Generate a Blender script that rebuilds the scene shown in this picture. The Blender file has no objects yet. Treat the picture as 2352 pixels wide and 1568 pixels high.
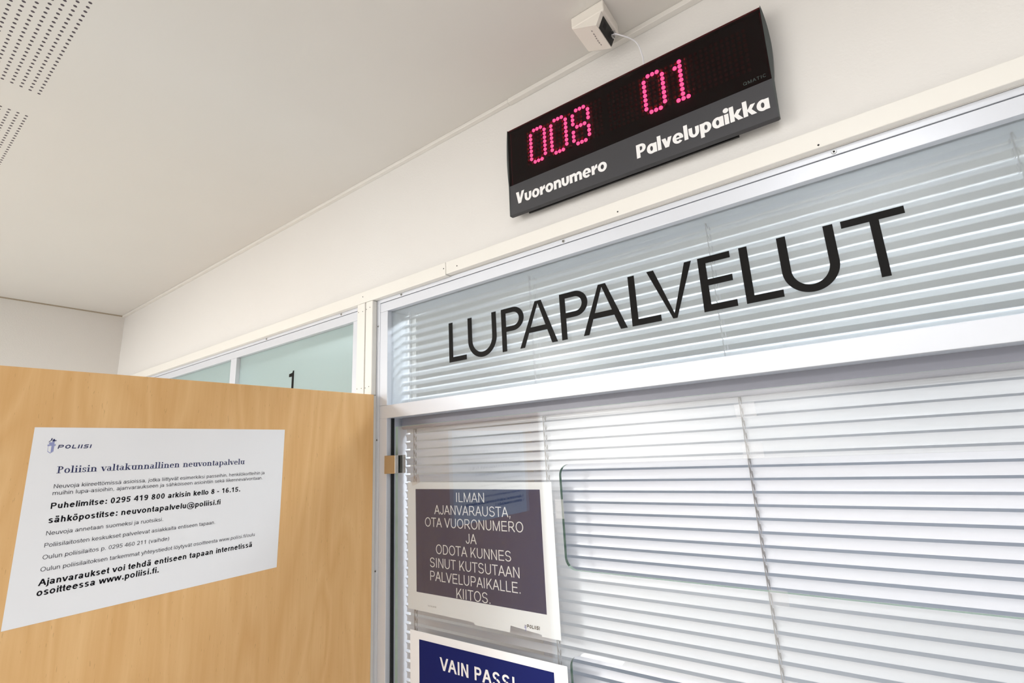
import bpy, bmesh, math, random
from mathutils import Matrix, Vector
random.seed(7)
sc = bpy.context.scene
COL = sc.collection
CZ = 1.95          # eye height above the floor; heights below are given relative to it where marked
CE = 0.607         # ceiling relative to eye height

# ------------------------------------------------------------------ camera, view, world, lights
cd = bpy.data.cameras.new('camera'); cam = bpy.data.objects.new('camera', cd); COL.objects.link(cam)
cd.sensor_fit = 'HORIZONTAL'; cd.sensor_width = 36.0; cd.lens = 36.0 * 1109.71 / 2352.0
cd.clip_start = 0.01; cd.clip_end = 50
cam.matrix_world = Matrix(((0.8093472, 0.1700271, 0.5621814, 0.0),
                           (0.5851609, -0.1512372, -0.7966894, -0.62076),
                           (-0.0504360, 0.9737650, -0.2218966, CZ),
                           (0, 0, 0, 1)))
sc.camera = cam
sc.view_settings.view_transform = 'Standard'; sc.view_settings.look = 'None'
sc.view_settings.gamma = 1.0; sc.view_settings.use_curve_mapping = False
sc.view_settings.exposure = 0.80
sc.cycles.use_denoising = True
sc.cycles.max_bounces = 14; sc.cycles.transparent_max_bounces = 32; sc.cycles.transmission_bounces = 10
w = bpy.data.worlds.new('world'); sc.world = w; w.use_nodes = True
w.node_tree.nodes['Background'].inputs[0].default_value = (1, .97, .93, 1)
w.node_tree.nodes['Background'].inputs[1].default_value = 0.25

def area(name, loc, sx, sy, power, col=(1, 1, 1), rot=(0, 0, 0), spread=math.pi):
    l = bpy.data.lights.new(name, 'AREA'); l.shape = 'RECTANGLE'; l.size = sx; l.size_y = sy
    l.energy = power; l.color = col; l.spread = spread
    o = bpy.data.objects.new(name, l); COL.objects.link(o); o.location = loc; o.rotation_euler = rot
    o['kind'] = 'helper'
    return o
WARM = (1.0, .985, .968); DAY = (.90, .95, 1.0)
area('bounce_fill_near', (.10, -1.10, CZ + CE - .02), .24, .9, 4.6, (.96, .98, 1.0))  # added fill standing in for flash bounced off the ceiling
area('ceiling_lamp_left', (-1.62, -2.20, CZ + CE - .02), .40, .40, 54.0, WARM)
area('ceiling_lamp_rear', (-.38, -2.85, CZ + CE - .02), .5, .5, 4.0, (.98, .99, 1.0))
area('fill_light_right', (1.3, -2.6, CZ + CE - .02), .3, .9, 8.0, WARM)  # added general fill out of view, lifts the wooden partition
area('office_slat_fill', (0.0, .17, CZ + CE - .03), 1.5, .08, 9.5, DAY)  # added unseen above the window to brighten the transom slats
area('office_lamp', (0.1, .45, CZ + CE - .03), 1.8, .2, 13.0, DAY)
area('office_lamp_left', (-1.5, .50, CZ + CE - .03), .8, .2, 2.6, DAY)

# ------------------------------------------------------------------ materials
def lin(c):
    f = lambda v: v / 12.92 if v <= .04045 else ((v + .055) / 1.055) ** 2.4
    return tuple(f(v / 255.0) for v in c) + (1.0,)

class N:
    def __init__(s, name):
        s.m = bpy.data.materials.new(name); s.m.use_nodes = True
        s.t = s.m.node_tree; s.t.nodes.clear()
        s.out = s.t.nodes.new('ShaderNodeOutputMaterial')
    def n(s, typ, **kw):
        x = s.t.nodes.new(typ)
        for k, v in kw.items():
            if k in ('operation', 'blend_type', 'data_type', 'noise_dimensions', 'wave_type', 'bands_direction', 'distribution'): setattr(x, k, v)
            else:
                inp = x.inputs[int(k[1:])] if k[0] == '_' else x.inputs[k.replace('_', ' ')]
                if isinstance(v, bpy.types.NodeSocket): s.t.links.new(v, inp)
                else: inp.default_value = v
        return x
    def math(s, op, a, b=0.0, c=0.0):
        x = s.n('ShaderNodeMath', operation=op)
        for i, v in enumerate((a, b, c)):
            if isinstance(v, bpy.types.NodeSocket): s.t.links.new(v, x.inputs[i])
            else: x.inputs[i].default_value = v
        return x.outputs[0]
    def mix(s, fac, a, b):
        x = s.n('ShaderNodeMix', data_type='RGBA')
        for i, v in ((0, fac), (6, a), (7, b)):
            if isinstance(v, bpy.types.NodeSocket): s.t.links.new(v, x.inputs[i])
            else: x.inputs[i].default_value = v
        return x.outputs[2]
    def done(s, sh):
        s.t.links.new(sh, s.out.inputs[0]); return s.m

def surf(name, rgb, rough=.5, metal=0.0, spec=.5, var=.03, scale=30.0, bump=0.0, bscale=200.0):
    g = N(name); c = lin(rgb)
    tc = g.n('ShaderNodeTexCoord')
    nz = g.n('ShaderNodeTexNoise', Vector=tc.outputs['Object'], Scale=scale, Detail=4.0)
    d = tuple(max(0, v * (1 - var)) for v in c[:3]) + (1,)
    u = tuple(min(1, v * (1 + var)) for v in c[:3]) + (1,)
    col = g.mix(nz.outputs[0], d, u)
    p = g.n('ShaderNodeBsdfPrincipled', Base_Color=col, Roughness=rough, Metallic=metal)
    p.inputs['Specular IOR Level'].default_value = spec
    if bump:
        nb = g.n('ShaderNodeTexNoise', Vector=tc.outputs['Object'], Scale=bscale, Detail=3.0)
        b = g.n('ShaderNodeBump', Strength=bump, Distance=.001, Height=nb.outputs[0])
        g.t.links.new(b.outputs[0], p.inputs['Normal'])
    return g.done(p.outputs[0])

M = {}
M['wall'] = surf('wall_paint', (226, 224, 221), .75, var=.012, scale=6, bump=.25, bscale=260)
M['wallfar'] = M['wall']
M['office'] = surf('office_paint', (204, 209, 220), .8, var=.02, scale=4)
M['floor'] = surf('vinyl_floor', (200, 198, 196), .45, var=.08, scale=40)
M['trim'] = surf('cream_painted_trim', (233, 231, 225), .42, var=.01, scale=20)
M['cornice'] = surf('cream_cornice', (227, 224, 219), .55, var=.01, scale=20)
M['alu'] = surf('satin_white_aluminium', (216, 220, 228), .36, metal=.2, var=.01, scale=60, spec=.6)
M['dark'] = surf('dark_gasket', (28, 30, 30), .6, var=.1)
M['chrome'] = surf('brushed_steel', (206, 202, 196), .16, metal=1.0, var=.04, scale=120)
M['screw'] = surf('screw_steel', (190, 190, 188), .3, metal=.9)
M['hole'] = surf('screw_recess', (20, 20, 20), .8)
M['slat'] = surf('white_blind_slat', (217, 220, 228), .32, var=.012, scale=10)
M['rail'] = surf('blind_headrail', (140, 141, 152), .4, var=.02, scale=15)
M['cord'] = surf('grey_cord', (150, 148, 150), .7, var=.1, scale=300)
M['paper'] = surf('white_paper', (243, 244, 247), .8, var=.008, scale=25, bump=.15, bscale=60)
M['paperb'] = surf('white_paper_b', (234, 237, 241), .8, var=.008, scale=25)
M['navy'] = surf('navy_print', (22, 32, 98), .65, var=.05, scale=40, spec=.15)
M['slate'] = surf('dark_navy_print', (14, 44, 90), .65, var=.06, scale=60, spec=.15)
M['ink'] = surf('black_ink', (22, 20, 26), .7, spec=.1)
M['inkgrey'] = surf('grey_ink', (66, 64, 72), .7, spec=.1)
M['inknavy'] = surf('navy_ink', (38, 44, 92), .7)
M['inkpale'] = surf('pale_blue_ink', (150, 156, 200), .7)
M['whiteink'] = surf('white_print', (240, 240, 240), .65)
M['vinyl'] = surf('black_vinyl', (15, 13, 12), .5, var=.1, scale=80, spec=.12)
M['signgrey'] = surf('charcoal_sign_plastic', (62, 62, 66), .42, var=.04, scale=200)
M['signblack'] = surf('black_sign_plastic', (16, 15, 16), .45)
M['capgrey'] = surf('grey_end_cap', (66, 70, 70), .45)
M['board'] = surf('dark_circuit_board', (52, 12, 14), .6)
M['ledoff'] = surf('unlit_led', (170, 8, 14), .25, spec=.6)
M['beige'] = surf('ivory_plastic', (234, 229, 221), .45, var=.01)
M['socket'] = surf('black_socket', (16, 14, 14), .5)
M['cable'] = surf('white_cable', (226, 226, 232), .45)
M['mark'] = surf('grey_mark', (92, 84, 88), .7)

def emis(name, core, rim, st):
    g = N(name)
    lw = g.n('ShaderNodeLayerWeight', Blend=.5)
    col = g.mix(lw.outputs['Facing'], core, rim)
    e = g.n('ShaderNodeEmission', Color=col, Strength=st)
    return g.done(e.outputs[0])
M['led'] = emis('red_led', (1.0, 1.0, 1.1, 1), (1.0, .24, 2.1, 1), 9.5)

def clear(name, tint, extra=1.9, rough=0.0, base=.04):
    g = N(name)
    lw = g.n('ShaderNodeLayerWeight', Blend=.5)
    f = g.math('POWER', lw.outputs['Facing'], 4.0)
    f = g.math('MULTIPLY_ADD', f, 1 - base, base)
    f = g.math('MINIMUM', g.math('MULTIPLY', f, extra), .95)
    t = g.n('ShaderNodeBsdfTransparent', Color=tint)
    gl = g.n('ShaderNodeBsdfGlossy', Color=(1, 1, 1, 1), Roughness=rough)
    mx = g.n('ShaderNodeMixShader', _0=f, _1=t.outputs[0], _2=gl.outputs[0])
    return g.done(mx.outputs[0])
M['glass'] = clear('clear_glass', (.982, .990, .988, 1), 1.5, 0.0, .05)
M['tape'] = clear('clear_tape', (.90, .90, .91, 1), 2.4, .12, .06)
M['plug'] = clear('clear_plastic', (.8, .8, .82, 1), 3.0, .05, .06)
M['cover'] = clear('red_tinted_acrylic', (.34, .10, .13, 1), .5, .02, .04)
M['glassedge'] = surf('green_glass_edge', (70, 104, 84), .12, var=.25, scale=60, spec=.9)
M['glassedge2'] = surf('pale_glass_edge', (176, 204, 188), .12, var=.15, scale=60, spec=.9)

g = N('frosted_glass')
tc = g.n('ShaderNodeTexCoord')
gl = g.n('ShaderNodeBsdfGlass', Color=(.95, .967, .966, 1), Roughness=.11, IOR=1.09)
tr = g.n('ShaderNodeBsdfTransparent', Color=(.95, .967, .966, 1))
m0 = g.n('ShaderNodeMixShader', _0=.6, _1=gl.outputs[0], _2=tr.outputs[0])
df = g.n('ShaderNodeBsdfDiffuse', Color=lin((200, 207, 208)))
m1 = g.n('ShaderNodeMixShader', _0=.20, _1=m0.outputs[0], _2=df.outputs[0])
gs = g.n('ShaderNodeBsdfGlossy', Roughness=.35)
m2 = g.n('ShaderNodeMixShader', _0=.025, _1=m1.outputs[0], _2=gs.outputs[0])
M['frost'] = g.done(m2.outputs[0])
g = N('opal_glass')
gl = g.n('ShaderNodeBsdfGlass', Color=(.90, .955, .945, 1), Roughness=.6, IOR=1.2)
df = g.n('ShaderNodeBsdfDiffuse', Color=lin((186, 203, 202)))
m1 = g.n('ShaderNodeMixShader', _0=.55, _1=gl.outputs[0], _2=df.outputs[0])
M['opal'] = g.done(m1.outputs[0])

# wood veneer: pale beech with vertical flame figure
g = N('beech_veneer')
tc = g.n('ShaderNodeTexCoord')
mp = g.n('ShaderNodeMapping', Vector=tc.outputs['Object']); mp.inputs['Scale'].default_value = (6, 6, 1.1)
big = g.n('ShaderNodeTexNoise', Vector=mp.outputs[0], Scale=1.6, Detail=2.0, Distortion=.6)
fl = g.math('FRACT', g.math('MULTIPLY', big.outputs[0], 9.0))
fl = g.math('ABSOLUTE', g.math('SUBTRACT', fl, .5))
mp2 = g.n('ShaderNodeMapping', Vector=tc.outputs['Object']); mp2.inputs['Scale'].default_value = (55, 55, 2.2)
fine = g.n('ShaderNodeTexNoise', Vector=mp2.outputs[0], Scale=3.0, Detail=6.0, Roughness=.6)
mp3 = g.n('ShaderNodeMapping', Vector=tc.outputs['Object']); mp3.inputs['Scale'].default_value = (5, 5, .5)
band = g.n('ShaderNodeTexNoise', Vector=mp3.outputs[0], Scale=2.0, Detail=1.0)
s1 = g.math('MULTIPLY_ADD', fl, .55, g.math('MULTIPLY', fine.outputs[0], .6))
s1 = g.math('MULTIPLY_ADD', band.outputs[0], .5, g.math('SUBTRACT', s1, .22))
col = g.mix(s1, lin((217, 166, 103)), lin((244, 203, 147)))
mp4 = g.n('ShaderNodeMapping', Vector=tc.outputs['Object']); mp4.inputs['Scale'].default_value = (300, 300, 45)
sp = g.n('ShaderNodeTexNoise', Vector=mp4.outputs[0], Scale=2.0, Detail=1.0)
spk = g.math('GREATER_THAN', sp.outputs[0], .74)
col = g.mix(g.math('MULTIPLY', spk, .25), col, lin((150, 100, 50)))
p = g.n('ShaderNodeBsdfPrincipled', Base_Color=col, Roughness=.42)
p.inputs['Specular IOR Level'].default_value = .4
M['wood'] = g.done(p.outputs[0])

# ceiling with two fields of round perforations (holes 10.5 mm apart in both directions)
g = N('perforated_ceiling')
tc = g.n('ShaderNodeTexCoord'); sx = g.n('ShaderNodeSeparateXYZ', Vector=tc.outputs['Object'])
X, Y = sx.outputs[0], sx.outputs[1]
P = .0105
cx = g.math('SUBTRACT', g.math('FRACT', g.math('DIVIDE', g.math('ADD', X, .9985 + P / 2 + P * 200), P)), .5)
cy = g.math('SUBTRACT', g.math('FRACT', g.math('DIVIDE', g.math('ADD', Y, .5055 + P / 2 + P * 400), P)), .5)
r = g.math('SQRT', g.math('ADD', g.math('MULTIPLY', cx, cx), g.math('MULTIPLY', cy, cy)))
hole = g.math('LESS_THAN', r, .195)
inY = g.math('LESS_THAN', Y, -.5055 + P / 2)
edge = .9985 + P / 2      # fields of length .50 every .588 m along x, gap .0735
per = g.math('FRACT', g.math('DIVIDE', g.math('ADD', X, edge + .588 * 6), .588))
inX = g.math('LESS_THAN', per, (.588 - .0735) / .588)
mask = g.math('MULTIPLY', hole, g.math('MULTIPLY', inY, inX))
nz = g.n('ShaderNodeTexNoise', Vector=tc.outputs['Object'], Scale=5.0)
col = g.mix(nz.outputs[0], lin((214, 211, 206)), lin((218, 215, 210)))
col = g.mix(mask, col, lin((78, 70, 76)))
p = g.n('ShaderNodeBsdfPrincipled', Base_Color=col, Roughness=.85)
M['ceil'] = g.done(p.outputs[0])

# ------------------------------------------------------------------ mesh helpers
def link(name, mesh, mats, parent=None):
    o = bpy.data.objects.new(name, mesh); COL.objects.link(o)
    for m in (mats if isinstance(mats, (list, tuple)) else [mats]): mesh.materials.append(m)
    if parent: o.parent = parent
    return o
def obj(name, bm, mats, parent=None, bevel=0.0, seg=2, smooth=False):
    if bevel:
        bmesh.ops.bevel(bm, geom=[e for e in bm.edges if len(e.link_faces) == 2 and e.calc_face_angle(0) > .3], offset=bevel, segments=seg, affect='EDGES', profile=.5)
    bmesh.ops.recalc_face_normals(bm, faces=bm.faces)
    me = bpy.data.meshes.new(name); bm.to_mesh(me); bm.free()
    if smooth:
        for p in me.polygons: p.use_smooth = True
    return link(name, me, mats, parent)
def box(bm, x0, x1, y0, y1, z0, z1):
    r = bmesh.ops.create_cube(bm, size=1.0)
    bmesh.ops.transform(bm, verts=r['verts'], matrix=Matrix.Translation(((x0 + x1) / 2, (y0 + y1) / 2, (z0 + z1) / 2)) @ Matrix.Diagonal((abs(x1 - x0), abs(y1 - y0), abs(z1 - z0), 1)))
    return r['verts']
def zbox(bm, x0, x1, y0, y1, z0, z1):          # heights relative to eye level
    return box(bm, x0, x1, y0, y1, z0 + CZ, z1 + CZ)
def tag(o, label=None, cat=None, group=None, kind=None):
    if label: o['label'] = label
    if cat: o['category'] = cat
    if group: o['group'] = group
    if kind: o['kind'] = kind
    return o
def thing(name, label, cat, loc=(0, 0, 0), group=None):
    o = bpy.data.objects.new(name, None); COL.objects.link(o); o.location = loc; o.empty_display_size = .05
    return tag(o, label, cat, group)
def struct(name, bm, mat, parent=None, bevel=0.0, label=None):
    o = obj(name, bm, mat, parent, bevel)
    if not parent: o['kind'] = 'structure'
    if label: o['label'] = label
    return o
def nb(): return bmesh.new()
def tube(bm, pts, rad, seg=10):
    pts = [Vector(p) for p in pts]; rings = []
    for i, p in enumerate(pts):
        d = (pts[min(i + 1, len(pts) - 1)] - pts[max(i - 1, 0)]).normalized()
        a = d.cross(Vector((0, 0, 1)) if abs(d.z) < .9 else Vector((1, 0, 0))).normalized(); b = d.cross(a)
        rr = rad[i] if isinstance(rad, (list, tuple)) else rad
        rings.append([bm.verts.new(p + (a * math.cos(t) + b * math.sin(t)) * rr) for t in [2 * math.pi * k / seg for k in range(seg)]])
    for A, B in zip(rings, rings[1:]):
        for k in range(seg): bm.faces.new((A[k], A[(k + 1) % seg], B[(k + 1) % seg], B[k]))
    bm.faces.new(rings[0]); bm.faces.new(rings[-1])
def spline(pts, n=12):
    out = []; P = [Vector(p) for p in pts]; P = [P[0] * 2 - P[1]] + P + [P[-1] * 2 - P[-2]]
    for i in range(1, len(P) - 2):
        for k in range(n):
            t = k / n
            out.append(.5 * ((2 * P[i]) + (P[i + 1] - P[i - 1]) * t + (2 * P[i - 1] - 5 * P[i] + 4 * P[i + 1] - P[i + 2]) * t * t + (3 * P[i] - P[i - 1] - 3 * P[i + 1] + P[i + 2]) * t ** 3))
    return out + [P[-2]]

# flat lettering: lists of 2D polygons laid in a plane (origin, u, v, thickness along normal)
def plane_mesh(polys, origin, u, v, th=0.0002):
    o = Vector(origin); u = Vector(u); v = Vector(v); n = u.cross(v).normalized()
    bm = nb()
    for k, poly in enumerate(polys):
        a = [bm.verts.new(o + u * x + v * y + n * (th + (k % 31) * 3e-6)) for x, y in poly]
        try: f = bm.faces.new(a)
        except ValueError: continue
        b = [bm.verts.new(o + u * x + v * y) for x, y in poly]
        for i in range(len(poly)):
            j = (i + 1) % len(poly); bm.faces.new((a[j], a[i], b[i], b[j]))
    return bm
def stroke(pts, wd, closed=False):
    """quads along a polyline with mitred joints"""
    P = [Vector((x, y)) for x, y in pts]; n = len(P); L = []; R = []
    for i in range(n):
        if closed: a, b = P[i - 1], P[(i + 1) % n]
        else: a, b = P[max(i - 1, 0)], P[min(i + 1, n - 1)]
        d1 = (P[i] - a).normalized() if (P[i] - a).length > 1e-9 else (b - P[i]).normalized()
        d2 = (b - P[i]).normalized() if (b - P[i]).length > 1e-9 else d1
        m = (Vector((-d1.y, d1.x)) + Vector((-d2.y, d2.x)))
        m = m.normalized() if m.length > 1e-6 else Vector((-d1.y, d1.x))
        k = wd / 2 / max(.35, m.dot(Vector((-d1.y, d1.x))))
        L.append(P[i] + m * k); R.append(P[i] - m * k)
    out = []
    for i in range(n if closed else n - 1):
        j = (i + 1) % n; out.append([tuple(R[i]), tuple(R[j]), tuple(L[j]), tuple(L[i])])
    return out
def arc(cx, cy, rx, ry, a0, a1, wd, n=20, wy=None):
    """ring segment between ellipse (rx, ry) and the ellipse inset by wd (wy vertically)"""
    wy = wd if wy is None else wy; out = []
    for i in range(n):
        t0 = math.radians(a0 + (a1 - a0) * i / n); t1 = math.radians(a0 + (a1 - a0) * (i + 1) / n)
        q = lambda t, k: (cx + (rx - k * wd) * math.cos(t), cy + (ry - k * wy) * math.sin(t))
        out.append([q(t0, 0), q(t1, 0), q(t1, 1), q(t0, 1)])
    return out
def rect(x0, y0, x1, y1): return [[(x0, y0), (x1, y0), (x1, y1), (x0, y1)]]
def ell(cx, cy, rx, ry, n=20): return [[(cx + rx * math.cos(2 * math.pi * i / n), cy + ry * math.sin(2 * math.pi * i / n)) for i in range(n)]]
def shift(polys, dx, dy=0.0, s=1.0, sy=None):
    sy = s if sy is None else sy
    return [[(x * s + dx, y * sy + dy) for x, y in p] for p in polys]

H = 1.38          # capital height of the drawn sans (x-height 1)
def sans(ch, S=.17):
    h = S * .86
    st = lambda x, y0, y1: rect(x, y0, x + S, y1)
    bar = lambda x0, x1, y: rect(x0, y, x1, y + h)
    ring = lambda cx, cy, rx, ry, a0=0, a1=360, n=22: arc(cx, cy, rx, ry, a0, a1, S, n, h)
    def dg_(x0, y0, x1, y1, wd):
        k = wd / 2 * math.sqrt(1 + ((x1 - x0) / (y1 - y0)) ** 2)
        return [[(x0 - k, y0), (x0 + k, y0), (x1 + k, y1), (x1 - k, y1)]]
    dots = lambda y: rect(.24, y, .24 + S, y + S) + rect(.82 - S, y, .82, y + S)
    if ch == 'ä': p, a = sans('a', S); return p + dots(1.17), a
    if ch == 'ö': p, a = sans('o', S); return p + dots(1.17), a
    if ch == ' ': return [], .535
    if ch == 'a': return ring(.52, .66, .41, .36, 0, 165, 14) + st(.93 - S, .05, .67) + st(.96 - S, 0, .12) + ring(.47, .29, .39, .31), 1.07
    if ch == 'd': return ring(.50, .5, .44, .52) + st(.94 - S, 0, H), 1.07
    if ch == 'e': return ring(.53, .5, .47, .52, 0, 325) + bar(.14, .98, .46), 1.07
    if ch == 'f': return st(.16, 0, 1.06) + ring(.16 + .36, 1.02, .36, .37, 85, 180, 10) + bar(.0, .52, 1 - h), .535
    if ch == 'h': return st(.12, 0, H) + ring(.53, .56, .41, .46, 0, 175, 14) + st(.94 - S, 0, .57), 1.07
    if ch == 'i': return st(.13, 0, 1) + rect(.13, H - h * 1.1, .13 + S, H), .43
    if ch == 'j': return st(.13, -.12, 1) + rect(.13, H - h * 1.1, .13 + S, H) + ring(.0, -.12, .13 + S, .28, 265, 360, 8), .43
    if ch == 'k': return st(.12, 0, H) + stroke([(.24, .36), (.84, 1.0)], S * 1.05) + stroke([(.44, .56), (.88, 0)], S * 1.1), .96
    if ch == 'l': return st(.13, 0, H), .43
    if ch == 'm': return st(.12, 0, 1) + ring(.50, .58, .38, .44, 0, 175, 12) + st(.88 - S, 0, .59) + ring(1.12, .58, .38, .44, 0, 175, 12) + st(1.50 - S, 0, .59), 1.60
    if ch == 'n': return st(.12, 0, 1) + ring(.53, .56, .41, .46, 0, 175, 14) + st(.94 - S, 0, .57), 1.07
    if ch == 'o': return ring(.53, .5, .47, .52), 1.07
    if ch == 'p': return st(.12, -.40, 1) + ring(.56, .5, .44, .52), 1.07
    if ch == 'r': return st(.12, 0, 1) + ring(.50, .58, .38, .44, 62, 178, 8), .64
    if ch == 's': return ring(.48, .735, .38, .285, 20, 270, 14) + ring(.48, .275, .40, .295, -160, 90, 14), .96
    if ch == 't': return st(.15, .2, 1.32) + bar(.0, .50, 1 - h) + ring(.15 + .33, .22, .33, .24, 180, 285, 8), .535
    if ch == 'u': return [[(1.06 - x, 1 - y) for x, y in q] for q in sans('n', S)[0]], 1.07
    if ch == 'v': return dg_(.10, 1, .48, 0, S) + dg_(.86, 1, .48, 0, S), .96
    if ch == 'w': return dg_(.10, 1, .38, 0, S * .95) + dg_(.695, 1, .38, 0, S * .95) + dg_(.695, 1, 1.01, 0, S * .95) + dg_(1.29, 1, 1.01, 0, S * .95), 1.39
    if ch == 'y': return stroke([(.07, 1), (.48, .02)], S) + stroke([(.89, 1), (.42, -.28), (.30, -.37), (.12, -.36)], S), .96
    if ch == '0': return ring(.53, .69, .43, .71), 1.07
    if ch == '1': return st(.50, 0, H) + stroke([(.56, H - .1), (.42, 1.12), (.20, 1.0)], S), 1.07
    if ch == '2': return ring(.53, 1.0, .43, .40, -20, 175, 14) + stroke([(.88, .88), (.70, .60), (.20, .08)], S) + bar(.08, .96, 0), 1.07
    if ch == '4': return st(.64, 0, H) + bar(.04, 1.0, .32) + stroke([(.70, H - .06), (.10, .40)], S * .9), 1.07
    if ch == '5': return ring(.50, .44, .45, .46, -165, 140, 18) + stroke([(.20, .68), (.30, H - h / 2), (.92, H - h / 2)], S * .9), 1.07
    if ch == '6': return ring(.54, .43, .44, .45) + arc(.58, .62, .48, .78, 85, 190, S, 12, h) + ring(.56, 1.05, .36, .35, 20, 100, 6), 1.07
    if ch == '8': return ring(.53, 1.04, .37, .36) + ring(.53, .39, .44, .41), 1.07
    if ch == '9': return [[(1.07 - x, H - y) for x, y in q] for q in sans('6', S)[0]], 1.07
    if ch == '.': return rect(.17, 0, .17 + S * 1.1, S * 1.1), .535
    if ch == ',': return rect(.17, 0, .17 + S * 1.1, S * 1.1) + stroke([(.17 + S * .8, .05), (.18, -.22)], S * .5), .535
    if ch == ':': return rect(.18, 0, .18 + S * 1.1, S * 1.1) + rect(.18, 1 - S * 1.1, .18 + S * 1.1, 1), .535
    if ch == '-': return bar(.06, .58, .42), .64
    if ch == '/': return stroke([(.02, -.03), (.50, 1.41)], S * .9), .535
    if ch == '(': return arc(.62, .5, .50, .95, 118, 242, S, 12), .64
    if ch == ')': return arc(.02, .5, .50, .95, -62, 62, S, 12), .64
    if ch == '@': return arc(.98, .5, .92, .92, -60, 300, S * .7, 30, S * .6) + arc(.95, .5, .42, .46, 0, 360, S * .8, 20, S * .7) + stroke([(1.36, .95), (1.24, .2), (1.45, .08), (1.66, .22)], S * .8), 1.96
    A_ = S * 1.05
    if ch == 'A': return dg_(.10, 0, .645, H, A_) + dg_(1.19, 0, .645, H, A_) + bar(.30, 1.0, .40), 1.29
    if ch == 'C': return ring(.70, .69, .60, .71, 38, 322), 1.39
    if ch == 'D': return st(.17, 0, H) + bar(.17, .66, 0) + bar(.17, .66, H - h) + ring(.66, .69, .60, .69, -90, 90, 18), 1.39
    if ch == 'E': return st(.17, 0, H) + bar(.17, 1.18, 0) + bar(.17, 1.10, .64) + bar(.17, 1.16, H - h), 1.29
    if ch == 'I': return st(.18, 0, H), .535
    if ch == 'J': return st(.82 - S, .38, H) + ring(.44, .38, .38, .40, 180, 360, 12), .96
    if ch == 'K': return st(.16, 0, H) + dg_(.30, .42, 1.10, H, S * .9) + dg_(.56, .80, 1.14, 0, S), 1.29
    if ch == 'L': return st(.16, 0, H) + bar(.16, 1.0, 0), 1.07
    if ch == 'M': return st(.15, 0, H) + st(1.46 - S, 0, H) + dg_(.15 + S * .5, H, .805, 0, S * .85) + dg_(1.46 - S * .5, H, .805, 0, S * .85), 1.60
    if ch == 'N': return st(.15, 0, H) + st(1.24 - S, 0, H) + dg_(.15 + S * .55, H, 1.24 - S * .55, 0, S * .85), 1.39
    if ch == 'O': return ring(.75, .69, .66, .71), 1.50
    if ch == 'P': return st(.17, 0, H) + bar(.17, .78, H - h) + bar(.17, .78, .56) + ring(.78, (H + .56) / 2, .40, (H - .56) / 2, -90, 90, 14), 1.29
    if ch == 'Q': return ring(.75, .69, .66, .71) + stroke([(.90, .36), (1.40, -.08)], S), 1.50
    if ch == 'R': return sans('P', S)[0] + stroke([(.72, .60), (1.26, 0)], A_), 1.39
    if ch == 'S': return ring(.64, 1.01, .50, .39, 15, 265, 16) + ring(.64, .37, .53, .39, -168, 85, 16), 1.29
    if ch == 'T': return st(.59 - S / 2, 0, H) + bar(.04, 1.14, H - h), 1.18
    if ch == 'U': return st(.15, .5, H) + st(1.24 - S, .5, H) + ring(.695, .50, .545, .52, 180, 360, 18), 1.39
    if ch == 'V': return dg_(.10, H, .645, 0, A_) + dg_(1.19, H, .645, 0, A_), 1.29
    return rect(.1, 0, .5, 1), .6
def line(body, x0, x1, y, bold=0.0, space=0.0, cap=None):
    """text from x0 to x1 on baseline y; bold = stroke weight; cap = wanted height of a capital"""
    out = []; x = 0.0; S = bold or .165
    for ch in body:
        p, a = sans(ch, S); out += shift(p, x); x += a + space + (S - .165) * .35
    xs = [q[0] for p in out for q in p]; k = (x1 - x0) / (max(xs) - min(xs))
    return shift(out, x0 - min(xs) * k, y, k, k if cap is None else cap / H)
def flat_mesh(polys, origin, u, v, off=0.0):
    o = Vector(origin); u = Vector(u); v = Vector(v); n = u.cross(v).normalized()
    bm = nb()
    for k, poly in enumerate(polys):
        try: bm.faces.new([bm.verts.new(o + u * x + v * y + n * (off + (k % 31) * 3e-6)) for x, y in poly])
        except ValueError: pass
    return bm
# ------------------------------------------------------------------ room shell
XF = -2.331                                     # far end wall
bm = nb(); box(bm, XF - .1, 2.6, -3.3, 3.0, -.1, 0); struct('floor', bm, M['floor'])
bm = nb(); box(bm, XF - .1, 2.6, -3.3, 3.0, CZ + CE, CZ + CE + .1); struct('ceiling', bm, M['ceil'])
bm = nb(); box(bm, XF - .1, XF, -3.3, 3.0, 0, CZ + CE); struct('wall_back', bm, M['wall'])
bm = nb(); box(bm, XF, 2.5, -3.3, -3.2, 0, CZ + CE); struct('wall_left', bm, M['wall'])
bm = nb(); box(bm, 2.5, 2.6, -3.3, 3.0, 0, CZ + CE); struct('wall_front', bm, M['wall'])
bm = nb(); box(bm, XF, 2.5, 2.9, 3.0, 0, CZ + CE); struct('wall_office', bm, M['office'])
TOPW = .3185
WX0, WX1 = -2.12, -.8375                        # booth window
VX0, VX1 = -.7744, 1.05                         # main window
bm = nb()
zbox(bm, XF, 2.5, 0, .09, TOPW, CE)
zbox(bm, XF, WX0, 0, .09, -CZ, TOPW)
zbox(bm, WX1, VX0, 0, .09, -CZ, TOPW)
zbox(bm, VX1, 2.5, 0, .09, -CZ, TOPW)
zbox(bm, WX0, WX1, 0, .09, -CZ, -.95)
zbox(bm, VX0, VX1, 0, .09, -CZ, -.95)
struct('wall_right', bm, M['wall'])
# cornice strips under the ceiling
bm = nb(); zbox(bm, XF, -.4145, -.0095, 0, .6003, CE); struct('trim_1', bm, M['cornice'], bevel=.0008)
bm = nb(); zbox(bm, -.4137, 2.5, -.0105, 0, .5990, CE); struct('trim_2', bm, M['cornice'], bevel=.0008)
bm = nb(); box(bm, XF, XF + .004, -3.2, 0, CZ + CE - .004, CZ + CE); struct('trim_3', bm, surf('shadow_gap_strip', (168, 156, 138), .7))
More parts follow.
